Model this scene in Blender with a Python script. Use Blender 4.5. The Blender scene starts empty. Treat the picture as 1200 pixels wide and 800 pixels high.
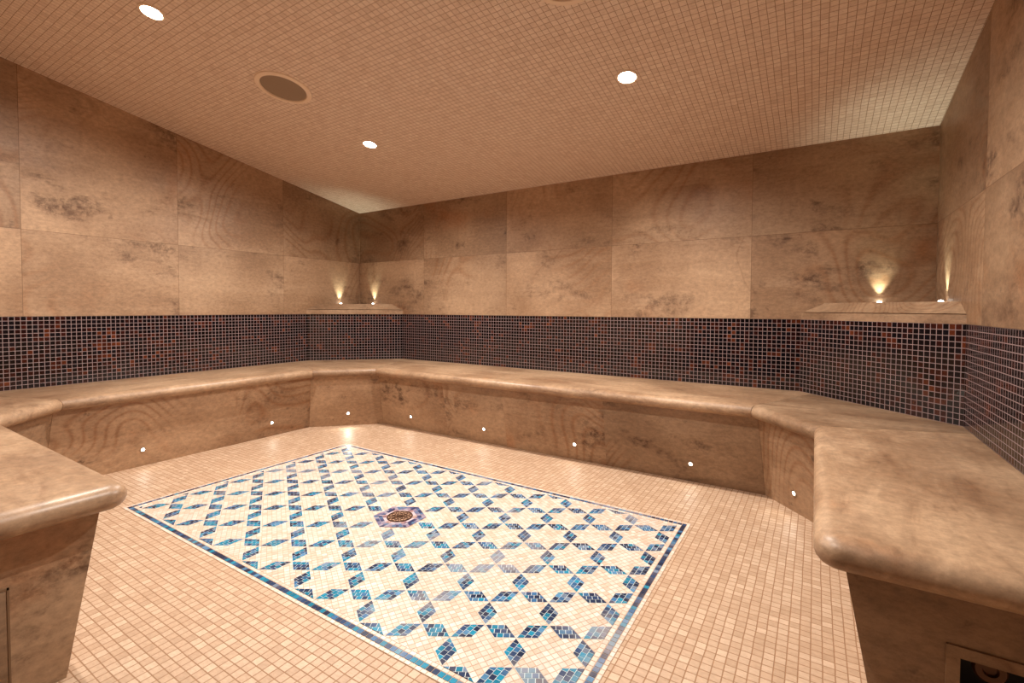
import bpy, bmesh, math, random
from mathutils import Vector, Matrix
random.seed(7)
C = bpy.context.scene.collection
S = 1.1                      # metres per survey unit
Z0 = 0.18                    # survey height of the floor
def X(v): return v * S
def Zm(z): return (z - Z0) * S
def P3(x, y, z): return Vector((x * S, y * S, (z - Z0) * S))

# ------------------------------------------------------------------ camera
F, PITCH, YAW, ROLL, SY, CX, CY = 561.580, 0.0288460, 0.564470, 0.00381988, -22.4201, 3.329371, 2.800513
cp, sp = math.cos(PITCH), math.sin(PITCH)
fw = Vector((-math.sin(YAW) * cp, math.cos(YAW) * cp, -sp))
r = Vector((math.cos(YAW), math.sin(YAW), 0)); u = r.cross(fw)
r2 = r * math.cos(ROLL) + u * math.sin(ROLL); u2 = -r * math.sin(ROLL) + u * math.cos(ROLL)
cam_d = bpy.data.cameras.new('camera'); cam = bpy.data.objects.new('camera', cam_d); C.objects.link(cam)
m = Matrix((r2, u2, -fw)).transposed().to_4x4(); m.translation = P3(CX, -CY, 1.0)
cam.matrix_world = m
cam_d.sensor_width = 36; cam_d.sensor_fit = 'HORIZONTAL'; cam_d.lens = F / 1200 * 36
cam_d.shift_y = SY / 1200; cam_d.clip_start = 0.01
bpy.context.scene.camera = cam

# ------------------------------------------------------------------ world, exposure
w = bpy.data.worlds.new('world'); bpy.context.scene.world = w; w.use_nodes = True
w.node_tree.nodes['Background'].inputs[0].default_value = (0, 0, 0, 1)
sc = bpy.context.scene
sc.view_settings.view_transform = 'Standard'; sc.view_settings.look = 'None'
sc.view_settings.gamma = 1; sc.view_settings.exposure = 0.0
sc.view_settings.use_curve_mapping = False
sc.cycles.max_bounces = 14; sc.cycles.diffuse_bounces = 10; sc.cycles.glossy_bounces = 4
sc.cycles.use_denoising = True; sc.cycles.caustics_reflective = False; sc.cycles.caustics_refractive = False
sc.cycles.sample_clamp_indirect = 8
DOWN_W = 116.0; DOWN_COL = (1.0, 0.915, 0.825)
UP_W = 6.5; UP_COL = (0.93, 1.0, 0.79)
STEP_W = 0.35; STEP_COL = (1.0, 0.93, 0.78)

# ------------------------------------------------------------------ survey of the room
W = 3.77662; YN = -2.95; ZB = 0.590; ZT = 0.951; ZS = 1.384; ROW = 0.433
CA, CB = 1.81093, 0.180575
def ceil_z(y): return CA - CB * y
DIAG = 0.508
R_DIAGX, R_DIAGY = W - 3.268, 0.530

# ------------------------------------------------------------------ helpers
def srgb(r_, g, b):
    f = lambda c: (c / 255 / 12.92) if c / 255 <= 0.04045 else ((c / 255 + 0.055) / 1.055) ** 2.4
    return (f(r_), f(g), f(b), 1.0)
class NT:
    def __init__(s, name):
        s.m = bpy.data.materials.new(name); s.m.use_nodes = True; s.t = s.m.node_tree
        s.b = s.t.nodes['Principled BSDF']; s.co = s.n('ShaderNodeTexCoord').outputs['Object']
    def n(s, ty, **k):
        nd = s.t.nodes.new(ty)
        for a, v in k.items(): setattr(nd, a, v)
        return nd
    def ln(s, a, b): s.t.links.new(a, b)
    def put(s, sock, v):
        if hasattr(v, 'is_output') or isinstance(v, bpy.types.NodeSocket): s.ln(v, sock)
        else: sock.default_value = v
    def math(s, op, a, b=0.0, c=0.0):
        nd = s.n('ShaderNodeMath', operation=op)
        for i, v in enumerate((a, b, c)): s.put(nd.inputs[i], v)
        return nd.outputs[0]
    def vmath(s, op, a, b=(0, 0, 0)):
        nd = s.n('ShaderNodeVectorMath', operation=op); s.put(nd.inputs[0], a); s.put(nd.inputs[1], b)
        return nd.outputs['Value'] if op == 'DOT_PRODUCT' else nd.outputs[0]
    def noise(s, vec, scale, detail=2.0, rough=0.5, w=None, dist=0.0):
        nd = s.n('ShaderNodeTexNoise'); nd.noise_dimensions = '4D' if w is not None else '3D'
        s.put(nd.inputs['Vector'], vec); nd.inputs['Scale'].default_value = scale
        nd.inputs['Detail'].default_value = detail; nd.inputs['Roughness'].default_value = rough
        nd.inputs['Distortion'].default_value = dist
        if w is not None: s.put(nd.inputs['W'], w)
        return nd.outputs['Fac']
    def white(s, vec):
        nd = s.n('ShaderNodeTexWhiteNoise'); nd.noise_dimensions = '3D'; s.put(nd.inputs['Vector'], vec)
        return nd.outputs['Value']
    def comb(s, x, y, z=0.0):
        nd = s.n('ShaderNodeCombineXYZ'); s.put(nd.inputs[0], x); s.put(nd.inputs[1], y); s.put(nd.inputs[2], z)
        return nd.outputs[0]
    def mix(s, f, a, b, mode='MIX'):
        nd = s.n('ShaderNodeMix', data_type='RGBA', blend_type=mode)
        s.put(nd.inputs[0], f); s.put(nd.inputs[6], a); s.put(nd.inputs[7], b)
        return nd.outputs[2]
    def ramp(s, f, stops, interp='LINEAR'):
        nd = s.n('ShaderNodeValToRGB'); cr = nd.color_ramp; cr.interpolation = interp
        while len(cr.elements) > 1: cr.elements.remove(cr.elements[-1])
        cr.elements[0].position = stops[0][0]; cr.elements[0].color = stops[0][1]
        for p_, c_ in stops[1:]:
            e = cr.elements.new(p_); e.color = c_
        s.put(nd.inputs[0], f); return nd.outputs[0]
    def smooth(s, v, a, b, lo=0.0, hi=1.0):
        nd = s.n('ShaderNodeMapRange', interpolation_type='SMOOTHSTEP')
        s.put(nd.inputs[0], v)
        for i, q in enumerate((a, b, lo, hi)): nd.inputs[i + 1].default_value = q
        return nd.outputs[0]
    def finish(s, col, rough=0.5, bump=None, strength=0.3, dist=0.002, spec=0.5):
        s.put(s.b.inputs['Base Color'], col); s.put(s.b.inputs['Roughness'], rough)
        s.b.inputs['Specular IOR Level'].default_value = spec
        if bump is not None:
            nd = s.n('ShaderNodeBump'); nd.inputs['Strength'].default_value = strength
            nd.inputs['Distance'].default_value = dist; s.put(nd.inputs['Height'], bump)
            s.ln(nd.outputs[0], s.b.inputs['Normal'])
        return s.m

def stone(name, u_dir=None, u0=0.0, uw=None, v0=0.0, vh=None, tone=1.0, obj_random=False, stain=1.0, rough=0.42, lines=1.0, streak=None, stretch=(1, 1, 1), scale=1.0):
    """veined sandstone with rings, soft clouds and grey-brown blotches; slabs get their own block of stone"""
    t = NT(name); co = t.co
    wv = 3.1
    joint = None
    if uw:
        uu = t.math('DIVIDE', t.math('SUBTRACT', t.vmath('DOT_PRODUCT', co, u_dir), u0), uw)
        sep = t.n('ShaderNodeSeparateXYZ'); t.ln(co, sep.inputs[0])
        vv = t.math('MINIMUM', t.math('DIVIDE', t.math('SUBTRACT', sep.outputs[2], v0), vh), 1.5)
        cell = t.comb(t.math('FLOOR', uu), t.math('FLOOR', vv), 3.7)
        rnd = t.white(cell); wv = t.math('MULTIPLY', rnd, 60.0)
        du = t.math('MULTIPLY', t.math('MINIMUM', t.math('FRACT', uu), t.math('SUBTRACT', 1.0, t.math('FRACT', uu))), uw)
        dv = t.math('MULTIPLY', t.math('MINIMUM', t.math('FRACT', vv), t.math('SUBTRACT', 1.0, t.math('FRACT', vv))), vh)
        joint = t.smooth(t.math('MINIMUM', du, dv), 0.0004, 0.0016)
    elif obj_random:
        oi = t.n('ShaderNodeObjectInfo'); rnd = oi.outputs['Random']; wv = t.math('MULTIPLY', rnd, 60.0)
    else: rnd = 0.5
    v = t.vmath('MULTIPLY', co, tuple(q * scale for q in stretch))
    cloud = t.noise(v, 1.7, 3, 0.5, wv)
    a, b_ = srgb(182, 151, 121), srgb(147, 116, 89)
    col = t.mix(t.smooth(cloud, 0.32, 0.68), a, b_)
    # wood-like rings, only in patches
    field = t.noise(v, 1.15, 1.2, 0.45, wv, 0.4)
    s1 = t.math('SINE', t.math('MULTIPLY', field, 95.0))
    line = t.math('POWER', t.math('ABSOLUTE', s1), 7.0)
    ringm = t.smooth(t.noise(v, 0.9, 1, 0.5, t.math('ADD', wv, 9.0)), 0.50, 0.60)
    col = t.mix(t.math('MULTIPLY', t.math('MULTIPLY', line, ringm), 0.42 * lines), col, srgb(132, 84, 48))
    # lone dark iron line
    l2 = t.smooth(t.math('ABSOLUTE', t.math('SUBTRACT', t.noise(v, 0.8, 3, 0.5, t.math('ADD', wv, 21.0)), 0.5)), 0.0, 0.006, 1, 0)
    l2m = t.smooth(t.noise(v, 1.6, 1, 0.5, t.math('ADD', wv, 33.0)), 0.5, 0.62)
    col = t.mix(t.math('MULTIPLY', t.math('MULTIPLY', l2, l2m), 0.24 * lines), col, srgb(105, 68, 40))
    # blotches
    big = t.noise(t.vmath('MULTIPLY', v, (1, 1, 1.9)), 2.1, 7, 0.68, t.math('ADD', wv, 41.0))
    fine = t.noise(v, 26, 4, 0.7)
    st = t.math('MULTIPLY', t.smooth(big, 0.53, 0.68), t.smooth(fine, 0.36, 0.60, 0.2, 1.0))
    sm = t.math('MULTIPLY', t.smooth(t.noise(v, 6.5, 5, 0.7, t.math('ADD', wv, 71.0)), 0.60, 0.70), t.smooth(cloud, 0.35, 0.6, 0.1, 0.8))
    st = t.math('MAXIMUM', st, sm)
    col = t.mix(t.math('MULTIPLY', st, 0.72 * stain), col, srgb(84, 58, 42))
    # bedding streaks
    sv = t.vmath('MULTIPLY', co, streak or (0.35, 0.35, 2.2)); sk = t.noise(sv, 5.0, 6, 0.7, t.math('ADD', wv, 83.0), 0.6)
    col = t.mix(t.math('MULTIPLY', t.smooth(sk, 0.50, 0.68), 0.55 if streak else 0.19), col, srgb(116, 82, 58))
    col = t.mix(t.math('MULTIPLY', t.smooth(sk, 0.50, 0.34), 0.30 if streak else 0.14), col, srgb(216, 186, 154))
    # orange rust clouds
    ru = t.smooth(t.noise(v, 1.4, 5, 0.6, t.math('ADD', wv, 55.0)), 0.58, 0.72)
    col = t.mix(t.math('MULTIPLY', ru, 0.35), col, srgb(178, 112, 62))
    # fine grain
    gr = t.noise(t.vmath('MULTIPLY', co, (0.6, 0.6, 1.0)), 60, 6, 0.75)
    col = t.mix(0.5, col, t.ramp(gr, [(0.34, srgb(128, 126, 124)), (0.64, srgb(238, 238, 238))]), 'MULTIPLY')
    col = t.mix(1.0, col, (1.28, 1.28, 1.28, 1), 'MULTIPLY')
    if uw or obj_random:
        k = t.smooth(rnd, 0.0, 1.0, 0.82 * tone, 1.06 * tone)
        col = t.mix(1.0, col, t.comb(k, k, k), 'MULTIPLY')
    elif tone != 1.0: col = t.mix(1.0, col, (tone, tone, tone, 1), 'MULTIPLY')
    h = t.math('ADD', t.math('MULTIPLY', gr, 0.15), t.math('MULTIPLY', big, -0.25))
    if joint is not None:
        col = t.mix(joint, srgb(116, 88, 64), col)
        h = t.math('ADD', h, joint)
    rg = t.smooth(big, 0.35, 0.7, rough, rough + 0.22)
    return t.finish(col, rg, h, 0.25, 0.002, 0.4)

def tiles(name, udir, vdir, pu, pv, grout_w, cols, grout_col, u0=0.0, v0=0.0, rough=0.3, rough_g=0.8, mode='travertine', wob=0.0):
    t = NT(name); co = t.co
    uu = t.vmath('DOT_PRODUCT', co, udir); vv = t.vmath('DOT_PRODUCT', co, vdir)
    if wob:      # hand-laid sheets are never dead straight
        uu = t.math('ADD', uu, t.math('MULTIPLY', t.math('SUBTRACT', t.noise(co, 9, 1), 0.5), wob))
        vv = t.math('ADD', vv, t.math('MULTIPLY', t.math('SUBTRACT', t.noise(t.vmath('ADD', co, (7, 3, 1)), 9, 1), 0.5), wob))
    uu = t.math('DIVIDE', t.math('SUBTRACT', uu, u0), pu); vv = t.math('DIVIDE', t.math('SUBTRACT', vv, v0), pv)
    cu, cv = t.math('FLOOR', uu), t.math('FLOOR', vv)
    cell = t.comb(cu, cv, 1.3); rnd = t.white(cell); rnd2 = t.white(t.comb(cu, cv, 8.9))
    du = t.math('MULTIPLY', t.math('SUBTRACT', 0.5, t.math('ABSOLUTE', t.math('SUBTRACT', t.math('FRACT', uu), 0.5))), pu)
    dv = t.math('MULTIPLY', t.math('SUBTRACT', 0.5, t.math('ABSOLUTE', t.math('SUBTRACT', t.math('FRACT', vv), 0.5))), pv)
    d = t.math('MINIMUM', du, dv)
    if mode == 'travertine':
        d = t.math('ADD', d, t.math('MULTIPLY', t.math('SUBTRACT', t.noise(co, 160, 2), 0.5), 0.0016))
    mask = t.smooth(d, grout_w * 0.5 - 0.0003, grout_w * 0.5 + 0.0006)
    if mode == 'travertine':
        f = t.math('ADD', t.math('MULTIPLY', rnd, 0.75), t.math('MULTIPLY', t.noise(co, 1.6, 3), 0.25))
        col = t.ramp(f, cols)
        n1 = t.noise(co, 120, 4, 0.7)
        pit = t.smooth(n1, 0.62, 0.70)
        col = t.mix(t.math('MULTIPLY', pit, t.smooth(rnd2, 0.3, 0.9, 0.1, 0.7)), col, grout_col)
        col = t.mix(0.35, col, t.ramp(t.noise(t.vmath('MULTIPLY', co, (1, 2.2, 1)), 55, 3, 0.6), [(0.3, srgb(185, 175, 165)), (0.7, srgb(255, 255, 255))]), 'MULTIPLY')
        h = t.math('SUBTRACT', mask, t.math('MULTIPLY', pit, 0.5)); rgt = t.smooth(n1, 0.3, 0.7, rough, rough + 0.15)
        rg = t.mix(mask, (rough_g,) * 3 + (1,), rgt)
    else:
        cl = t.noise(t.comb(t.math('MULTIPLY', cu, 0.16), t.math('MULTIPLY', cv, 0.16), 2.0), 1.0, 2)
        f = t.math('ADD', t.math('MULTIPLY', rnd, 0.68), t.math('MULTIPLY', t.smooth(cl, 0.35, 0.7), 0.32))
        col = t.ramp(f, cols)
        glit = t.noise(co, 330, 2, 0.7)
        col = t.mix(0.7, col, t.ramp(glit, [(0.35, srgb(110, 110, 110)), (0.75, srgb(255, 255, 255))]), 'MULTIPLY')
        h = t.math('ADD', mask, t.math('MULTIPLY', rnd2, 0.2)); rg = t.mix(mask, (rough_g,) * 3 + (1,), (rough,) * 3 + (1,))
    col = t.mix(mask, grout_col, col)
    return t.finish(col, rg, h, 0.5, 0.0012, 0.5)

def plain(name, col, rough=0.5, metal=0.0, emit=None, es=0.0):
    t = NT(name); t.finish(col, rough); t.b.inputs['Metallic'].default_value = metal
    if emit: t.b.inputs['Emission Color'].default_value = emit; t.b.inputs['Emission Strength'].default_value = es
    return t.m

def link(name, bm, mat, parent=None, sharp=35, off=None):
    bmesh.ops.recalc_face_normals(bm, faces=bm.faces)
    for f in bm.faces: f.smooth = True
    for e in bm.edges:
        if len(e.link_faces) != 2 or e.calc_face_angle(0) > math.radians(sharp): e.smooth = False
    me = bpy.data.meshes.new(name); bm.to_mesh(me); bm.free()
    for mm in (mat if isinstance(mat, (list, tuple)) else [mat]): me.materials.append(mm)
    o = bpy.data.objects.new(name, me); C.objects.link(o)
    if parent is not None: o.parent = parent
    return o
def empty(name, loc, label, cat, group=None):
    o = bpy.data.objects.new(name, None); o.empty_display_size = 0.05; C.objects.link(o); o.location = loc
    o['label'] = label; o['category'] = cat
    if group: o['group'] = group
    return o
def struct(o): o['kind'] = 'structure'; return o
def box(bm, a, b, bev=0.0):
    a, b = Vector(a), Vector(b)
    g = bmesh.ops.create_cube(bm, size=1, matrix=Matrix.Translation((a + b) / 2) @ Matrix.Diagonal((*(b - a), 1)))
    if bev:
        es = list({e for v in g['verts'] for e in v.link_edges})
        bmesh.ops.bevel(bm, geom=es, offset=bev, segments=2, affect='EDGES', profile=0.5)
def loft(bm, rings, cap=True):
    vs = [[bm.verts.new(p) for p in ring] for ring in rings]; n = len(vs[0])
    for a, b in zip(vs, vs[1:]):
        for i in range(n): bm.faces.new((a[i], a[(i + 1) % n], b[(i + 1) % n], b[i]))
    if cap: bm.faces.new(vs[0][::-1]); bm.faces.new(vs[-1])
    return vs
def prism(bm, pts, z0, z1): loft(bm, [[(x, y, z0) for x, y in pts], [(x, y, z1) for x, y in pts]])
def lathe(bm, prof, seg=48, mat=Matrix()):
    rings = []
    for rr, z in prof:
        if rr < 1e-6: rings.append([bm.verts.new(mat @ Vector((0, 0, z)))])
        else: rings.append([bm.verts.new(mat @ Vector((rr * math.cos(2 * math.pi * k / seg), rr * math.sin(2 * math.pi * k / seg), z))) for k in range(seg)])
    for a, b in zip(rings, rings[1:]):
        for k in range(seg):
            k2 = (k + 1) % seg
            if len(a) == 1 and len(b) == 1: continue
            if len(a) == 1: bm.faces.new((a[0], b[k], b[k2]))
            elif len(b) == 1: bm.faces.new((a[k], a[k2], b[0]))
            else: bm.faces.new((a[k], a[k2], b[k2], b[k]))
def frame_to(nrm):
    z = Vector(nrm).normalized(); x = Vector((0, 0, 1)).cross(z)
    if x.length < 1e-4: x = Vector((1, 0, 0))
    x.normalize(); return Matrix((x, z.cross(x), z)).transposed()

# ------------------------------------------------------------------ materials
M_back = stone('sandstone back', (1, 0, 0), X(0.742 - 0.766), X(0.766), Zm(ZS - ROW), X(ROW), stain=1.25)
M_left = stone('sandstone left', (0, 1, 0), X(-0.702), X(0.693), Zm(ZS - ROW), X(ROW), stain=1.25)
M_right = stone('sandstone right', (0, 1, 0), X(-0.711), X(0.69), Zm(ZS - ROW), X(ROW), stain=1.25, tone=0.93)
M_seat = stone('sandstone seat cross', obj_random=True, tone=0.93, stain=0.7, rough=0.36, scale=1.5, lines=0.15, streak=(0.45, 2.0, 1.5))
M_seat_y = stone('sandstone seat long', obj_random=True, tone=0.93, stain=0.7, rough=0.36, scale=1.5, lines=0.15, streak=(2.0, 0.45, 1.5))
M_riser = stone('sandstone riser', obj_random=True, tone=0.93, stain=1.35, rough=0.4, scale=1.2, lines=1.2)
M_shelf = stone('sandstone shelf', obj_random=True, tone=0.95, stain=0.6, scale=2.0)
M_frame = stone('sandstone hatch trim', obj_random=True, tone=0.84, stain=0.4, scale=2.0)
FLOORC = [(0.0, srgb(184, 154, 127)), (0.35, srgb(198, 168, 141)), (0.7, srgb(205, 177, 151)), (1.0, srgb(222, 196, 170))]
CEILC = [(0.0, srgb(220, 197, 177)), (0.3, srgb(232, 211, 192)), (0.8, srgb(237, 218, 200)), (1.0, srgb(246, 231, 214))]
M_floor = tiles('travertine floor mosaic', (1, 0, 0), (0, 1, 0), 0.0262, 0.0258, 0.0025, FLOORC, srgb(152, 116, 86), rough=0.42, wob=0.0035)
cn = 1 / math.hypot(1, CB)
M_ceil = tiles('travertine ceiling mosaic', (1, 0, 0), (0, cn, -CB * cn), 0.0275, 0.0275, 0.0019, CEILC, srgb(168, 136, 110), rough=0.5, wob=0.004)
BAND = [(0.0, srgb(16, 9, 12)), (0.30, srgb(22, 12, 14)), (0.5, srgb(20, 18, 26)), (0.58, srgb(38, 15, 15)), (0.70, srgb(58, 22, 18)), (0.82, srgb(84, 36, 22)), (0.96, srgb(118, 58, 32))]
BG = srgb(140, 120, 120)
bp = X(ZT - ZB) / 17
def band_mat(name, ud, u0=0.0): return tiles(name, ud, (0, 0, 1), bp, bp, 0.0025, BAND, BG, u0, Zm(ZB), rough=0.12, mode='glass')
M_band_b = band_mat('glass mosaic back', (1, 0, 0), X(0.508)); M_band_l = band_mat('glass mosaic left', (0, 1, 0), X(-0.505)); M_band_r = band_mat('glass mosaic right', (0, 1, 0), X(-0.53))
M_band_dl = band_mat('glass mosaic left corner', (0.7071, 0.7071, 0)); 
dr = Vector((R_DIAGX, -R_DIAGY, 0)).normalized()
M_band_dr = band_mat('glass mosaic right corner', tuple(dr), X(3.268) * dr.x)
M_trim = plain('lamp trim cream enamel', srgb(236, 214, 190), 0.4)
M_grille = plain('speaker grille brown grey', srgb(146, 126, 106), 0.6)
M_lamp = plain('lamp glass lit', (1, 1, 1, 1), 0.3, 0, (1.0, 0.93, 0.82, 1), 60)
M_led = plain('led lens lit', (1, 1, 1, 1), 0.3, 0, (1.0, 0.97, 0.85, 1), 16)
M_steel = plain('brushed steel ring', srgb(190, 180, 165), 0.3, 1.0)
M_dark = plain('dark recess', srgb(10, 9, 12), 0.5)
M_amber = plain('amber brass cap', srgb(104, 70, 46), 0.5, 0.3)
M_grout_b = plain('pale blue-white grout', srgb(214, 226, 226), 0.7)
M_grout_w = plain('sand grout', srgb(196, 166, 138), 0.8)
M_bronze = plain('old bronze', srgb(74, 46, 28), 0.4, 0.5)
M_plate = plain('pale worn drain plate', srgb(190, 152, 126), 0.4, 0.2)

# ------------------------------------------------------------------ setting
T = 0.12
bm = bmesh.new(); box(bm, (-T, X(YN) - T, -0.1), (X(W) + T, T, 0)); struct(link('floor', bm, M_floor))
bm = bmesh.new()
prof = [(X(YN) - T, Zm(ceil_z(YN - T / S))), (T, Zm(ceil_z(T / S)))]
vs = []
for x in (-T, X(W) + T):
    vs.append([bm.verts.new(p) for p in ((x, prof[0][0], prof[0][1]), (x, prof[1][0], prof[1][1]), (x, prof[1][0], prof[1][1] + 0.1), (x, prof[0][0], prof[0][1] + 0.1))])
for i in range(4): bm.faces.new((vs[0][i], vs[0][(i + 1) % 4], vs[1][(i + 1) % 4], vs[1][i]))
bm.faces.new(vs[0][::-1]); bm.faces.new(vs[1]); struct(link('ceiling', bm, M_ceil))
zt, REC = Zm(ZT), 0.006
def wall_yz(name, x0, x1, xr0, xr1, mat):         # side wall, sloping top; lower part set back by REC for the tile band
    bm = bmesh.new()
    y0, y1 = X(YN) - T, T
    for (xa, xb, za, zb_) in ((x0, x1, zt, None), (xr0, xr1, 0.0, zt)):
        q = []
        for x in (xa, xb):
            t0, t1 = (zb_, zb_) if zb_ is not None else (Zm(ceil_z(y0 / S)), Zm(ceil_z(y1 / S)))
            q.append([bm.verts.new(p) for p in ((x, y0, za), (x, y1, za), (x, y1, t1), (x, y0, t0))])
        for i in range(4): bm.faces.new((q[0][i], q[0][(i + 1) % 4], q[1][(i + 1) % 4], q[1][i]))
        bm.faces.new(q[0][::-1]); bm.faces.new(q[1])
    return struct(link(name, bm, mat))
wl = wall_yz('wall_left', -T, 0, -T, -REC, M_left)
wr = wall_yz('wall_right', X(W), X(W) + T, X(W) + REC, X(W) + T, M_right)
bm = bmesh.new(); box(bm, (0, 0, zt), (X(W), T, Zm(ceil_z(0)))); box(bm, (0, REC, 0), (X(W), T, zt)); wb = struct(link('wall_back', bm, M_back))
bm = bmesh.new(); box(bm, (0, X(YN) - T, 0), (X(2.08), X(YN), Zm(ceil_z(YN)))); box(bm, (X(2.08), X(YN) - T, 2.12), (X(W), X(YN), Zm(ceil_z(YN)))); struct(link('wall_near', bm, M_back))
bm = bmesh.new(); box(bm, (X(2.08), X(YN) - 0.06, 0), (X(W), X(YN) - 0.04, 2.12)); do = struct(link('added_dark_door', bm, plain('added dark door glass', srgb(22, 18, 16), 0.35)))  # unseen dark door, added behind the camera to cut bounce onto the foreground
bm = bmesh.new()
for x0_ in (X(2.08), X(W) - 0.05, X(2.9)): box(bm, (x0_, X(YN) - 0.075, 0), (x0_ + 0.05, X(YN) - 0.025, 2.12))
link('added_door_frame', bm, plain('added dark frame', srgb(40, 32, 28), 0.5), do)  # frame of the added door, also out of view
zb = Zm(ZB)
bm = bmesh.new(); box(bm, (0, 0.001, zb), (X(W), REC, zt - 0.001)); o = link('mosaic_band', bm, M_band_b, wb); o['label'] = 'dark plum and amber glass mosaic strip'
bm = bmesh.new(); box(bm, (-REC, X(YN), zb), (-0.001, 0, zt - 0.001)); o = link('mosaic_band', bm, M_band_l, wl); o['label'] = 'dark plum and amber glass mosaic strip'
bm = bmesh.new(); box(bm, (X(W) + 0.001, X(YN), zb), (X(W) + REC, 0, zt - 0.001)); o = link('mosaic_band', bm, M_band_r, wr); o['label'] = 'dark plum and amber glass mosaic strip'
bm = bmesh.new(); prism(bm, [(0, 0), (0, X(-DIAG)), (X(DIAG), 0)], zb, zt); struct(link('wall_back_left', bm, M_band_dl))
bm = bmesh.new(); prism(bm, [(X(W), 0), (X(3.268), 0), (X(W), X(-R_DIAGY))], zb, zt); struct(link('wall_back_right', bm, M_band_dr))

# ------------------------------------------------------------------ bench that wraps round the room
FR = [(1.99, YN), (1.99, -2.335), (0.78, -2.335), (0.520, -2.08), (0.520, -0.83), (0.80, -0.548), (3.105, -0.545), (3.333, -0.805), (3.333, -1.795), (W, -1.795)]
CENTRE = Vector((2.0, -1.4))
def inward(a, b):                                   # unit normal of a front segment, pointing from the bench into the room
    d = (Vector(b) - Vector(a)).normalized(); n = Vector((d.y, -d.x)); return n
NR = [inward(FR[i], FR[i + 1]) for i in range(len(FR) - 1)]
if NR[3].x < 0: NR = [-n for n in NR]
def mitre(i):
    if i == 0: return NR[0]
    if i == len(FR) - 1: return NR[-1]
    n = NR[i - 1] + NR[i]; n.normalize(); return n / n.dot(NR[i])
MI = [mitre(i) for i in range(len(FR))]
def corner_arc(i, inset, R=0.045, k=7):             # rounded outside corners in plan
    c = Vector(FR[i]) - MI[i] * R; a0, a1 = NR[i - 1], NR[i]; out = []
    rad = max(R - inset, 0.002)
    for j in range(k):
        s = j / (k - 1); n = (a0 * math.cos(s * math.pi / 2) + a1 * math.sin(s * math.pi / 2)); out.append(c + n * rad)
    return out
CONVEX = (1, 8)
def front(i, inset, arc=True):
    if i in CONVEX and arc: return corner_arc(i, inset)
    return [Vector(FR[i]) - MI[i] * inset]
SEC = [  # front indices, points along the wall (end to start)
    ([0, 1, 2], [(0.53, YN)]),
    ([2, 3], [(0, -2.297), (0, YN), (0.53, YN)]),
    ([3, 4], [(0, -0.614), (0, -2.297)]),
    ([4, 5], [(0.573, 0), (0, 0), (0, -0.614)]),
    ([5, 6], [(3.345, 0), (0.573, 0)]),
    ([6, 7], [(W, -0.65), (W, 0), (3.345, 0)]),
    ([7, 8, 9], [(W, -0.65)]),
]
TH = 0.056; RN = TH / 2
bench = empty('stone_bench', P3(2.0, -0.3, Z0), 'long carved sandstone bench wrapping around the room with rounded seat edge', 'bench')
binv = Matrix.Translation(-bench.location)
def shrink(pts, g=0.0009):                           # hairline joint between neighbours
    c = sum((p.to_2d() if len(p) == 3 else p for p in pts), Vector((0, 0))) / len(pts); out = []
    for p in pts:
        d = (c - p); out.append(p + d.normalized() * g)
    return out
for si, (fi, back) in enumerate(SEC):
    bm = bmesh.new(); rings = []
    K = 9
    for k in range(K + 1):
        th = -math.pi / 2 + math.pi * k / K
        ins = RN * (1 - math.cos(th)) * (1.0 if th < 0 else 1.25); z = ZB - RN + RN * math.sin(th)
        pts = []
        for i in fi: pts += front(i, ins)
        pts += [Vector(q) for q in back]
        # joints: pull the first and last mitre edge back a hair
        c = Vector(((pts[0].x + pts[-1].x) / 2, 0))
        rings.append([P3(p.x, p.y, z) for p in shrink(pts)])
    loft(bm, rings); bmesh.ops.transform(bm, matrix=binv, verts=bm.verts)
    link('seat_slab', bm, M_seat_y if si in (2, 6) else M_seat, bench, 50)
ITOP, IBOT = 0.050, 0.050 + 0.0645
def riser_pts(i, bottom):
    ins = IBOT if bottom else ITOP
    # only long faces batter inwards; the two open ends are upright
    def line(k): # inset of segment k
        return (0.046 if k in (0, 8) else ins)
    if i == 0: return Vector(FR[0]) - NR[0] * line(0)
    if i == 9: return Vector(FR[9]) - NR[8] * line(8)
    n1, n2 = NR[i - 1], NR[i]; c1 = n1.dot(Vector(FR[i])) - line(i - 1); c2 = n2.dot(Vector(FR[i])) - line(i)
    det = n1.x * n2.y - n1.y * n2.x
    return Vector(((c1 * n2.y - c2 * n1.y) / det, (n1.x * c2 - n2.x * c1) / det))
z_un = ZB - TH
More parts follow.
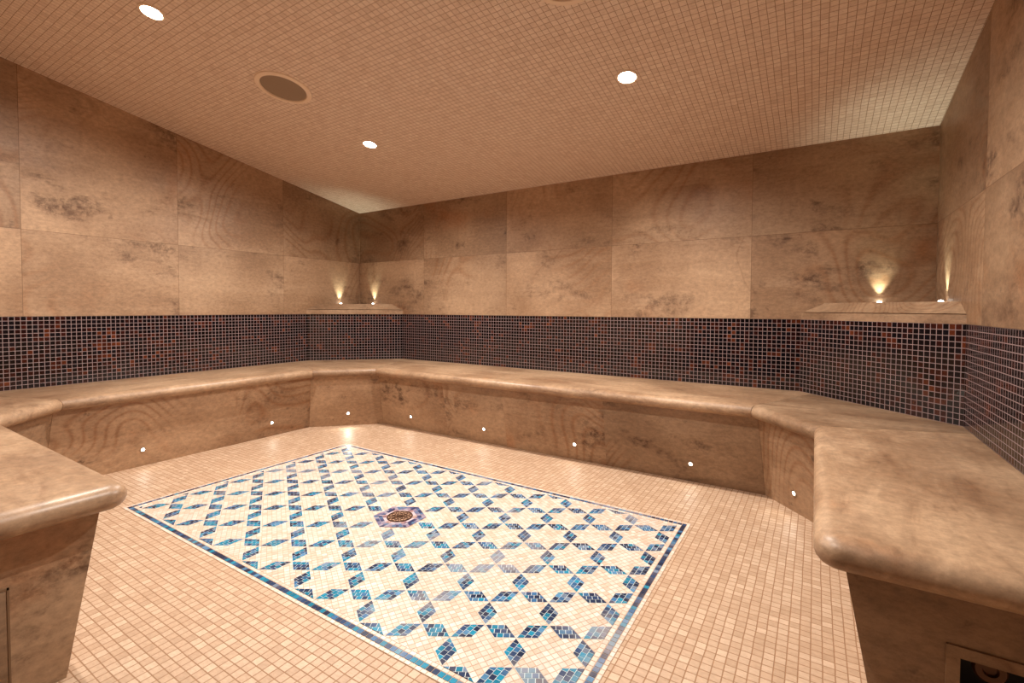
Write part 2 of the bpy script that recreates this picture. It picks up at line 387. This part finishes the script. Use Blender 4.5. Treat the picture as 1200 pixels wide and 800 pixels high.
for s, (fi, back) in enumerate(SEC):
    top = [riser_pts(i, False) for i in fi] ; bot = [riser_pts(i, True) for i in fi]
    if s == 4:
        xs = [None, 1.35, 1.80, 2.42, None]
        for a, b in zip(xs, xs[1:]):
            t0 = top[0] if a is None else Vector((a, top[0].y)); t1 = top[1] if b is None else Vector((b, top[1].y))
            b0 = bot[0] if a is None else Vector((a, bot[0].y)); b1 = bot[1] if b is None else Vector((b, bot[1].y))
            k0 = Vector(back[1]) if a is None else Vector((a, 0)); k1 = Vector(back[0]) if b is None else Vector((b, 0))
            bm = bmesh.new(); loft(bm, [[P3(p.x, p.y, Z0) for p in shrink([b0, b1, k1, k0], .0006)], [P3(p.x, p.y, z_un) for p in shrink([t0, t1, k1, k0], .0006)]])
            bmesh.ops.transform(bm, matrix=binv, verts=bm.verts); link('riser', bm, M_riser, bench)
        continue
    bk = [Vector(q) for q in back]
    bm = bmesh.new()
    rb, rt = [P3(p.x, p.y, Z0) for p in shrink(bot + bk, .0006)], [P3(p.x, p.y, z_un) for p in shrink(top + bk, .0006)]
    loft(bm, [rb, rt])
    if s == 6:   # opening cut into the right end of the bench
        bm2 = bm
    bmesh.ops.transform(bm, matrix=binv, verts=bm.verts)
    ro = link('riser', bm, M_riser, bench)
    if s == 6:
        cb = bmesh.new(); box(cb, P3(3.5415, -1.90, 0.27), P3(3.70, -1.60, 0.4270))
        me = bpy.data.meshes.new('cut'); cb.to_mesh(me); cb.free(); cut = bpy.data.objects.new('cut', me); C.objects.link(cut)
        md = ro.modifiers.new('cut', 'BOOLEAN'); md.operation = 'DIFFERENCE'; md.object = cut; md.solver = 'EXACT'
        bpy.context.view_layer.update()
        dg = bpy.context.evaluated_depsgraph_get(); nm = bpy.data.meshes.new_from_object(ro.evaluated_get(dg))
        ro.modifiers.clear(); ro.data = nm; bpy.data.objects.remove(cut)

# service opening in the right end: mitred stone frame, dark box, brass cap
YE = -1.749
bm = bmesh.new(); xo0, xo1, zo0, zo1 = 3.5235, 3.7185, 0.252, 0.4455; xi0, xi1, zi0, zi1 = 3.5415, 3.70, 0.27, 0.4270
O = [(xo0, zo0), (xo1, zo0), (xo1, zo1), (xo0, zo1)]; I = [(xi0, zi0), (xi1, zi0), (xi1, zi1), (xi0, zi1)]
for k in range(4):
    a, b, c, d = O[k], O[(k + 1) % 4], I[(k + 1) % 4], I[k]
    loft(bm, [[P3(x, YE + 0.001, z) for x, z in (a, b, c, d)], [P3(x, YE - 0.0025, z) for x, z in (a, b, c, d)]])
bmesh.ops.transform(bm, matrix=binv, verts=bm.verts); hatch = link('opening_frame', bm, M_frame, bench); hatch['label'] = 'square stone frame around the dark opening'
bm = bmesh.new()
for a, b in (((xi0, -1.735, zi0), (xi1, -1.61, zi0 + 0.004)), ((xi0, -1.735, zi1 - 0.004), (xi1, -1.61, zi1)), ((xi0, -1.735, zi0), (xi0 + 0.004, -1.61, zi1)), ((xi1 - 0.004, -1.735, zi0), (xi1, -1.61, zi1)), ((xi0, -1.614, zi0), (xi1, -1.61, zi1))):
    box(bm, P3(*a), P3(*b))
bmesh.ops.transform(bm, matrix=binv, verts=bm.verts); o = link('opening_lining', bm, M_dark, hatch); o['label'] = 'black inside of the opening'
bm = bmesh.new(); mt = Matrix.Translation(P3(3.592, -1.66, 0.388) - bench.location) @ Matrix.Rotation(math.pi / 2, 4, 'X')
lathe(bm, [(0, -0.05), (0.016, -0.05), (0.016, 0.01), (0.024, 0.012), (0.026, 0.03), (0.022, 0.036), (0.012, 0.036), (0.010, 0.03), (0, 0.03)], 32, mt)
o = link('pipe_cap', bm, M_amber, hatch); o['label'] = 'round amber pipe cap'
# shallow closed hatch on the end of the near left bench
XE = 1.944
bm = bmesh.new(); box(bm, P3(XE - 0.004, -2.86, 0.20), P3(XE + 0.0022, -2.54, 0.4195), 0.0015)
bmesh.ops.transform(bm, matrix=binv, verts=bm.verts); h2 = link('access_panel', bm, M_frame, bench)
bm = bmesh.new()
for a, b in (((XE - 0.002, -2.5385, 0.195), (XE + 0.0012, -2.535, 0.425)), ((XE - 0.002, -2.865, 0.4205), (XE + 0.0012, -2.535, 0.425))): box(bm, P3(*a), P3(*b))
bmesh.ops.transform(bm, matrix=binv, verts=bm.verts); link('joint_filler', bm, plain('joint filler', srgb(120, 92, 66), 0.8), h2)

# ------------------------------------------------------------------ corner shelves
ZF, ZTOP = 0.9845, 1.0325
def shelf(corner, a, b, ta, tb, label):
    """corner, wall points of the fascia (a on back wall, b on side wall) and of the top rim"""
    e = empty('corner_shelf', P3(corner[0], corner[1], ZT), label, 'shelf', 'corner shelves')
    inv = Matrix.Translation(-e.location)
    bm = bmesh.new(); prism(bm, [(X(p[0]), X(p[1])) for p in (corner, b, a)], zt, Zm(ZF)); bmesh.ops.transform(bm, matrix=inv, verts=bm.verts); link('fascia', bm, M_shelf, e)
    c = Vector(corner)
    def lerp(p, q, s): return Vector(p) + (Vector(q) - Vector(p)) * s
    a0, b0 = lerp(a, ta, 0.16), lerp(b, tb, 0.16); a1, b1 = lerp(a, ta, 0.07), lerp(b, tb, 0.07)
    bm = bmesh.new()
    loft(bm, [[P3(p[0], p[1], z) for p in q] for z, q in ((ZF, (c, b0, a0)), (ZF + 0.0032, (c, b0, a0)), (ZF + 0.0034, (c, b1, a1)), (ZTOP - 0.006, (c, lerp(b, tb, .93), lerp(a, ta, .93))), (ZTOP, (c, tb, ta)))])
    bmesh.ops.transform(bm, matrix=inv, verts=bm.verts); link('sloped_top', bm, M_shelf, e)
    return e
G = 0.0
shelf((G, -G), (0.511, -G), (G, -0.52), (0.392, -G), (G, -0.41), 'low sloped stone shelf in the left back corner')
shelf((W - G, -G), (3.270, -G), (W - G, -0.532), (3.365, -G), (W - G, -0.440), 'larger sloped stone shelf in the right back corner')

# ------------------------------------------------------------------ lamps
def spot(name, loc, direction, power, col, size, blend, radius, parent):
    l = bpy.data.lights.new(name, 'SPOT'); l.energy = power; l.color = col; l.spot_size = math.radians(size); l.spot_blend = blend; l.shadow_soft_size = radius
    o = bpy.data.objects.new(name, l); C.objects.link(o)
    o.rotation_euler = Vector(direction).to_track_quat('-Z', 'Y').to_euler(); o.location = loc
    if parent is not None: o.parent = parent
    return o
NC = Vector((0, -CB, -1)).normalized()               # ceiling normal, into the room
RC = frame_to(NC)
for (x, y, lab) in ((1.096, -0.843, 'lit ceiling downlight nearest the left back corner'), (2.650, -0.842, 'lit ceiling downlight right of centre above the back bench'), (1.100, -1.939, 'lit ceiling downlight at the upper left above the left bench'), (2.650, -1.939, 'ceiling downlight closest to the camera, above the floor panel')):
    e = empty('ceiling_downlight', P3(x, y, ceil_z(y)), lab, 'ceiling light', 'ceiling downlights'); e.rotation_euler = RC.to_euler()
    bm = bmesh.new(); lathe(bm, [(0.039, 0.0), (0.039, 0.0035), (0.042, 0.0055), (0.049, 0.0045), (0.051, 0.002), (0.051, 0.0)], 40); link('trim_ring', bm, M_trim, e)
    bm = bmesh.new(); lathe(bm, [(0.0385, 0.0), (0.0385, 0.0025), (0.03, 0.005), (0.014, 0.0065), (0, 0.007)], 40); link('lens', bm, M_lamp, e)
    spot('downlight_beam', (0, 0, 0.012), (0, 0, 1), DOWN_W, DOWN_COL, 168, 0.75, 0.014, e)
for (x, y, lab) in ((1.130, -1.405, 'round ceiling speaker with pale ring between the two left downlights'), (2.630, -1.405, 'round pale-rimmed ceiling speaker cut off by the top of the picture')):
    e = empty('ceiling_speaker', P3(x, y, ceil_z(y)), lab, 'speaker', 'ceiling speakers'); e.rotation_euler = RC.to_euler()
    bm = bmesh.new(); lathe(bm, [(0.113, 0.0), (0.114, 0.004), (0.117, 0.0085), (0.134, 0.008), (0.140, 0.005), (0.142, 0.0)], 64); link('rim', bm, M_trim, e)
    bm = bmesh.new(); lathe(bm, [(0.1135, 0.0), (0.1135, 0.003), (0.08, 0.004), (0.04, 0.0048), (0, 0.005)], 64); link('grille', bm, M_grille, e)
# recessed riser lights
SL = 0.0645 / (z_un - Z0)
def rn(n2): v = Vector((n2[0], n2[1], -SL)); return v.normalized()
step = []
for x, y, z, seg, lab, k in (
    (0.417, -1.750, 0.268, 3, 'small riser light at the left end of the left bench front', 1.0), (0.416, -1.058, 0.268, 3, 'small riser light of the left bench near the left back corner', 1.0),
    (0.596, -0.609, 0.268, 4, 'brightest riser light, set in the angled corner riser at the left back', 4.0),
    (1.037, -0.446, 0.268, 5, 'leftmost riser light of the back bench, just right of the angled corner', 1.0), (1.641, -0.446, 0.268, 5, 'second riser light from the left on the back bench', 1.0),
    (2.243, -0.446, 0.268, 5, 'third riser light from the left on the back bench', 1.0), (2.843, -0.446, 0.268, 5, 'rightmost riser light of the back bench', 1.0),
    (3.271, -0.581, 0.262, 6, 'riser light in the angled corner riser at the right back', 1.0)):
    n2 = NR[seg]; nn = rn(n2)
    A = Vector(FR[seg]); ins = ITOP + SL * (z_un - z)
    p = Vector((x, y)); p = p + n2 * (-ins - (p - A).dot(n2))
    e = empty('riser_light', P3(p.x, p.y, z), lab, 'light', 'round lights in the bench risers'); e.rotation_euler = frame_to(nn).to_euler()
    bm = bmesh.new(); lathe(bm, [(0.0085, -0.001), (0.0085, 0.0022), (0.0125, 0.0024), (0.0145, 0.001), (0.0145, -0.001)], 28); link('ring', bm, M_steel, e)
    bm = bmesh.new(); lathe(bm, [(0.0083, 0.0), (0.0083, 0.0016), (0.005, 0.0032), (0, 0.004)], 24); link('lens', bm, M_led, e)
    spot('riser_beam', (0, 0, 0.006), (0, 0.0, 1), STEP_W * k, STEP_COL, 150, 0.7, 0.006, e)
for x, y, tilt, lab in ((0.0185, -0.212, (0.0, 0.0), 'left of the two uplights on the left corner shelf'), (0.182, -0.0185, (0.0, 0.0), 'right of the two uplights on the left corner shelf'),
                        (3.578, -0.0185, (0.0, 0.0), 'left of the two uplights on the right corner shelf'), (3.758, -0.225, (0.0, 0.0), 'right of the two uplights on the right corner shelf')):
    e = empty('uplight', P3(x, y, ZTOP), lab, 'light', 'uplights on the corner shelves')
    bm = bmesh.new(); lathe(bm, [(0.011, 0.0), (0.011, 0.003), (0.016, 0.003), (0.018, 0.001), (0.018, 0.0)], 28); link('ring', bm, M_steel, e)
    bm = bmesh.new(); lathe(bm, [(0.0108, 0.0), (0.0108, 0.003), (0.007, 0.0085), (0, 0.0105)], 24); link('lens', bm, M_led, e)
    spot('uplight_beam', (0, 0, 0.014), (tilt[0], tilt[1], 1), UP_W, UP_COL, 62, 0.95, 0.006, e)

# ------------------------------------------------------------------ star mosaic in the floor
BX0, BX1, BY0, BY1 = X(0.968), X(2.932), X(-2.006), X(-0.921)     # outer edge of the blue line
TP = 0.0180                                                       # small tile pitch
WW = 0.0125
BW = 0.0185                                                       # border tile pitch
rug = empty('floor_mosaic_panel', ((BX0 + BX1) / 2, (BY0 + BY1) / 2, 0), 'rectangular mosaic floor panel of blue diamonds forming cream stars inside a blue line border', 'floor mosaic')
rinv = Matrix.Translation(-rug.location)
class Tiles:
    def __init__(s): s.v = []; s.f = []; s.c = []
    def poly(s, pts, z0, z1, col):
        n = len(pts); b = len(s.v)
        s.v += [(x, y, z1) for x, y in pts] + [(x, y, z0) for x, y in pts]
        s.f.append(tuple(range(b, b + n))); s.c.append(col)
        for i in range(n):
            j = (i + 1) % n; s.f.append((b + i, b + n + i, b + n + j, b + j)); s.c.append(col)
    def build(s, name, mat, parent):
        me = bpy.data.meshes.new(name); me.from_pydata([tuple(rinv @ Vector(v)) for v in s.v], [], s.f); me.update()
        at = me.color_attributes.new('Tile', 'FLOAT_COLOR', 'CORNER'); buf = []
        for f, c in zip(s.f, s.c): buf += list(c) * len(f)
        at.data.foreach_set('color', buf)
        me.materials.append(mat); o = bpy.data.objects.new(name, me); C.objects.link(o); o.parent = parent; return o
def tile_mat(name, rough, scale_c):
    t = NT(name); a = t.n('ShaderNodeVertexColor', layer_name='Tile').outputs[0]
    nz = t.noise(t.co, 90, 3, 0.6); col = t.mix(0.35, a, t.ramp(nz, [(0.3, srgb(190, 185, 180)), (0.7, srgb(255, 255, 255))]), 'MULTIPLY')
    # dried limescale film and traffic dirt in patches
    film = t.math('MULTIPLY', t.smooth(t.noise(t.co, 2.6, 4, 0.6), 0.49, 0.69), scale_c)
    col = t.mix(film, col, srgb(164, 158, 162))
    rg = t.math('ADD', t.math('MULTIPLY', film, 0.3), rough)
    return t.finish(col, rg, nz, 0.15, 0.0005, 0.5)
M_blue = tile_mat('blue glass tile', 0.22, 0.62); M_sur = tile_mat('lilac tile', 0.3, 0.1); M_cream = tile_mat('cream stone tile', 0.38, 0.12)
def blue(x, y):
    q = random.random()
    near = max(0.0, min(1.0, (-y / S - 1.0) / 0.9))  # far tiles weighted to slate grey: glossy reflection put into the tile colour
    pal = [(32, 50, 82), (44, 72, 112), (58, 110, 158), (84, 138, 180), (24, 136, 172), (118, 138, 164), (74, 80, 104)]
    wts = [2.4, 2.4, 2.2 - near, 1.6 - near * .8, 0.4 + 4.0 * near, 2.8 - 2.4 * near, 1.2 - near]
    c = srgb(*random.choices(pal, wts)[0]); k = random.uniform(0.75, 1.15)
    return (c[0] * k, c[1] * k, c[2] * k, 1)
def cream():
    q = random.random(); c = srgb(*random.choice([(230, 214, 202), (228, 207, 191), (237, 225, 214), (220, 196, 177), (232, 213, 200)])); k = random.uniform(0.93, 1.04)
    return (c[0] * k, c[1] * k, c[2] * k, 1)
def clip(poly, lines):
    """Sutherland-Hodgman; keep n.p <= d"""
    for n, d in lines:
        out = []
        for i in range(len(poly)):
            a, b = poly[i], poly[(i + 1) % len(poly)]
            da, db = n[0] * a[0] + n[1] * a[1] - d, n[0] * b[0] + n[1] * b[1] - d
            if da <= 0: out.append(a)
            if (da < 0 < db) or (db < 0 < da):
                s = da / (da - db); out.append((a[0] + (b[0] - a[0]) * s, a[1] + (b[1] - a[1]) * s))
        poly = out
        if len(poly) < 3: return []
    return poly
def area(p): return abs(sum(p[i][0] * p[(i + 1) % len(p)][1] - p[(i + 1) % len(p)][0] * p[i][1] for i in range(len(p)))) / 2
def rect_lines(x0, x1, y0, y1): return [((1, 0), x1), ((-1, 0), -x0), ((0, 1), y1), ((0, -1), -y0)]
# beds
bm = bmesh.new(); box(bm, (BX0 - WW, BY0 - WW, 0.0001), (BX1 + WW, BY1 + WW, 0.0011)); bmesh.ops.transform(bm, matrix=rinv, verts=bm.verts); link('grout_bed', bm, M_grout_w, rug)
bt = Tiles(); ot = Tiles()
def run(T_, x0, x1, y0, y1, colf, z1):
    """a straight run of tiles filling the rectangle"""
    g = 0.0011
    if x1 - x0 > y1 - y0:
        n = max(1, round((x1 - x0) / BW)); st = (x1 - x0) / n
        for k in range(n): T_.poly([(x0 + k * st + g, y0 + g), (x0 + (k + 1) * st - g, y0 + g), (x0 + (k + 1) * st - g, y1 - g), (x0 + k * st + g, y1 - g)], 0.0005, z1, colf(x0 + k * st, y0))
    else:
        n = max(1, round((y1 - y0) / BW)); st = (y1 - y0) / n
        for k in range(n): T_.poly([(x0 + g, y0 + k * st + g), (x1 - g, y0 + k * st + g), (x1 - g, y0 + (k + 1) * st - g), (x0 + g, y0 + (k + 1) * st - g)], 0.0005, z1, colf(x0, y0 + k * st))
def ringrun(T_, x0, x1, y0, y1, wd, colf, z1):
    run(T_, x0, x1, y0, y0 + wd, colf, z1); run(T_, x0, x1, y1 - wd, y1, colf, z1)
    run(T_, x0, x0 + wd, y0 + wd, y1 - wd, colf, z1); run(T_, x1 - wd, x1, y0 + wd, y1 - wd, colf, z1)
ringrun(bt, BX0, BX1, BY0, BY1, BW, blue, 0.0022)
bt.build('border', M_blue, rug)
pale = lambda *a: tuple(c * 1.06 for c in cream()[:3]) + (1,)
ringrun(ot, BX0 - WW, BX1 + WW, BY0 - WW, BY1 + WW, WW, pale, 0.0020)
FX0, FX1, FY0, FY1 = X(1.006), X(2.901), X(-1.9775), X(-0.9525)     # the star field inside its pale edging
run(ot, BX0 + BW, BX1 - BW, BY0 + BW, FY0, pale, 0.0020); run(ot, BX0 + BW, BX1 - BW, FY1, BY1 - BW, pale, 0.0020)
run(ot, BX0 + BW, FX0, FY0, FY1, pale, 0.0020); run(ot, FX1, BX1 - BW, FY0, FY1, pale, 0.0020)
FL = rect_lines(FX0, FX1, FY0, FY1)
# lattice of the star pattern
AX, AY = X(0.0937), X(0.0855); OX, OY = X(2.7159), X(-1.807)
def lat(i, j): return (OX + AX * i + AX * 0.5 * j, OY + AY * j)
DR_I, DR_J = -10, 4; DC = lat(DR_I, DR_J); HR = X(0.105)
kz = AY / (AX * math.sqrt(3) / 2)
def warp(x, y): return (x, OY + (y - OY) * kz)         # regular lattice -> the slightly stretched one that was laid
def unwarp(x, y): return (x, OY + (y - OY) / kz)
HEX = [(math.cos(math.radians(60 * k)), math.sin(math.radians(60 * k))) for k in range(6)]
hexlines = [((n[0], n[1]), n[0] * DC[0] + n[1] * DC[1] + HR * math.cos(math.radians(30))) for n in HEX]
def in_hex(x, y): return all(n[0] * x + n[1] * y <= d + 0.002 for n, d in hexlines)
# cream field: one square grid laid at 30 degrees
ca_, sa_ = math.cos(math.radians(-31)), math.sin(math.radians(-31)); g = 0.0009
for i in range(-110, 111):
    for j in range(-110, 111):
        cx, cy = (FX0 + FX1) / 2, (FY0 + FY1) / 2
        q = []
        for du, dv in ((g, g), (TP - g, g), (TP - g, TP - g), (g, TP - g)):
            uu, vv = i * TP + du + random.uniform(-.0003, .0003), j * TP + dv + random.uniform(-.0003, .0003)
            q.append((cx + uu * ca_ - vv * sa_, cy + uu * sa_ + vv * ca_))
        q = clip(q, FL)
        if len(q) >= 3 and area(q) > 1.2e-5 and not in_hex(sum(a[0] for a in q) / len(q), sum(a[1] for a in q) / len(q)):
            ot.poly(q, 0.0005, 0.0019, cream())
ot.build('cream_tiles', M_cream, rug)
# blue rhombi
rt = Tiles(); gb = bmesh.new()
done = set()
def cls(i, j): return (i - j) % 3
s3 = math.sqrt(3)
for i in range(-60, 40):
    for j in range(-20, 30):
        if cls(i, j) == 1: continue
        for di, dj in ((1, 0), (0, 1), (-1, 1)):
            if cls(i + di, j + dj) == 1: continue
            a_, b_ = lat(i, j), lat(i + di, j + dj)
            if max(a_[0], b_[0]) < FX0 or min(a_[0], b_[0]) > FX1 or max(a_[1], b_[1]) < FY0 - 0.02 or min(a_[1], b_[1]) > FY1 + 0.02: continue
            A, B = Vector(unwarp(*a_)), Vector(unwarp(*b_)); L = (B - A).length; d = (B - A) / L; n = Vector((-d.y, d.x))
            mid = (A + B) / 2
            if (Vector(warp(*mid)) - Vector(DC)).length < HR * 1.02: continue
            L2 = L * 0.965; hw = L2 / s3 / 2                        # 60 degree rhombus, small gap at the tips
            tips = [mid - d * L2 / 2, mid + n * -hw, mid + d * L2 / 2, mid + n * hw]
            full = clip([warp(*t) for t in tips], FL)
            if len(full) < 3 or area(full) < 4e-5: continue
            vs = loft(gb, [[(x, y, 0.0012) for x, y in full], [(x, y, 0.0024) for x, y in full]])
            # brick-bonded tiles parallel to one pair of sides
            flip = {(1, 0): -1, (0, 1): -1, (-1, 1): 1}[(di, dj)]
            e1 = (tips[2] - tips[3]) if flip > 0 else (tips[2] - tips[1]); side = e1.length; e1 /= side
            e2 = Vector((-e1.y, e1.x)); base = tips[0] if flip > 0 else tips[0]
            if (mid - base).dot(e2) < 0: e2 = -e2
            hgt = side * math.sin(math.radians(60)); rows = 3; rh = hgt / rows
            lines = []
            for k in range(4):
                p, q = tips[k], tips[(k + 1) % 4]; ee = (q - p).normalized(); nn = Vector((ee.y, -ee.x))
                if nn.dot(mid - p) > 0: nn = -nn
                lines.append(((nn.x, nn.y), nn.dot(p) - 0.0006))
            for rr in range(rows):
                st = 0.0175; off = (rr % 2) * st / 2
                for kk in range(-4, 8):
                    u0_, u1_ = kk * st + off + 0.0008, (kk + 1) * st + off - 0.0008; v0_, v1_ = rr * rh + 0.0008, (rr + 1) * rh - 0.0008
                    q = [base + e1 * a + e2 * b for a, b in ((u0_, v0_), (u1_, v0_), (u1_, v1_), (u0_, v1_))]
                    q = clip([(v.x, v.y) for v in q], lines)
                    if len(q) < 3: continue
                    q = clip([warp(*v) for v in q], FL)
                    if len(q) >= 3 and area(q) > 8e-6: rt.poly(q, 0.0015, 0.0030, blue(q[0][0], q[0][1]))
bmesh.ops.transform(gb, matrix=rinv, verts=gb.verts); o = link('diamond_grout', gb, M_grout_b, rug)
rt.build('diamond_tiles', M_blue, rug)

# ------------------------------------------------------------------ drain in the middle of the panel
dr_e = empty('floor_drain', (DC[0], DC[1], 0.001), 'round bronze rosette drain in a purple-blue hexagonal tile surround', 'drain')
def hexa(Rr, z): return [(Rr * math.cos(math.radians(30 + 60 * k)), Rr * math.sin(math.radians(30 + 60 * k)), z) for k in range(6)]
bm = bmesh.new(); loft(bm, [hexa(HR, 0.0), hexa(HR, 0.0018)]); o = link('surround_bed', bm, plain('lilac grout', srgb(196, 176, 182), 0.7), dr_e)
surr = Tiles(); 
HW = 0.0165
def lilac(k): return srgb(*random.choice([(70, 84, 128), (120, 116, 150), (44, 56, 100), (150, 136, 160), (84, 120, 160), (166, 160, 178)])) if k < 2 else srgb(*random.choice([(176, 140, 136), (160, 124, 128), (188, 156, 146), (140, 108, 120)]))
save = rinv; rinv = Matrix()
for ring in range(4):
    Ro = HR - ring * HW * 1.155 - 0.001; Ri = Ro - HW * 1.155 + 0.002
    if Ri < 0.054: Ri = 0.054
    if Ro <= Ri: break
    for k in range(6):
        a0, a1 = math.radians(30 + 60 * k), math.radians(90 + 60 * k)
        O0, O1 = Vector((math.cos(a0), math.sin(a0))), Vector((math.cos(a1), math.sin(a1)))
        n = max(2, round(Ro / 0.0165))
        for q in range(n):
            s0, s1 = q / n + 0.04 / n, (q + 1) / n - 0.04 / n
            pts = [O0.lerp(O1, s0) * Ro, O0.lerp(O1, s1) * Ro, O0.lerp(O1, s1) * Ri, O0.lerp(O1, s0) * Ri]
            if min(p.length for p in pts) < 0.054: continue
            surr.poly([(p.x, p.y) for p in pts], 0.001, 0.0032, lilac(ring))
surr.build('surround_tiles', M_sur, dr_e); rinv = save
bm = bmesh.new(); lathe(bm, [(0, 0.0016), (0.0535, 0.0016), (0.0535, 0.0025), (0, 0.0025)], 48); link('plate', bm, M_plate, dr_e)
bm = bmesh.new(); lathe(bm, [(0.049, 0.0025), (0.049, 0.0042), (0.051, 0.0052), (0.0545, 0.0048), (0.0555, 0.0025)], 48)
lathe(bm, [(0.0, 0.0042), (0.008, 0.0042), (0.0095, 0.003), (0.0095, 0.0026)], 24)
for k in range(12):                                   # petal loops
    a = 2 * math.pi * k / 12; mt = Matrix.Translation((0.037 * math.cos(a), 0.037 * math.sin(a), 0.0034)) @ Matrix.Rotation(a, 4, 'Z') @ Matrix.Diagonal((1.15, 0.85, 1, 1))
    lathe(bm, [(0.0065, -0.0008), (0.0065, 0.0008), (0.0098, 0.0008), (0.0098, -0.0008), (0.0065, -0.0008)], 16, mt)
for k in range(8):
    a = 2 * math.pi * (k + .5) / 8; mt = Matrix.Translation((0.018 * math.cos(a), 0.018 * math.sin(a), 0.0034)) @ Matrix.Rotation(a, 4, 'Z') @ Matrix.Diagonal((1.3, 0.75, 1, 1))
    lathe(bm, [(0.0042, -0.0008), (0.0042, 0.0008), (0.0078, 0.0008), (0.0078, -0.0008), (0.0042, -0.0008)], 14, mt)
link('rosette_grate', bm, M_bronze, dr_e)
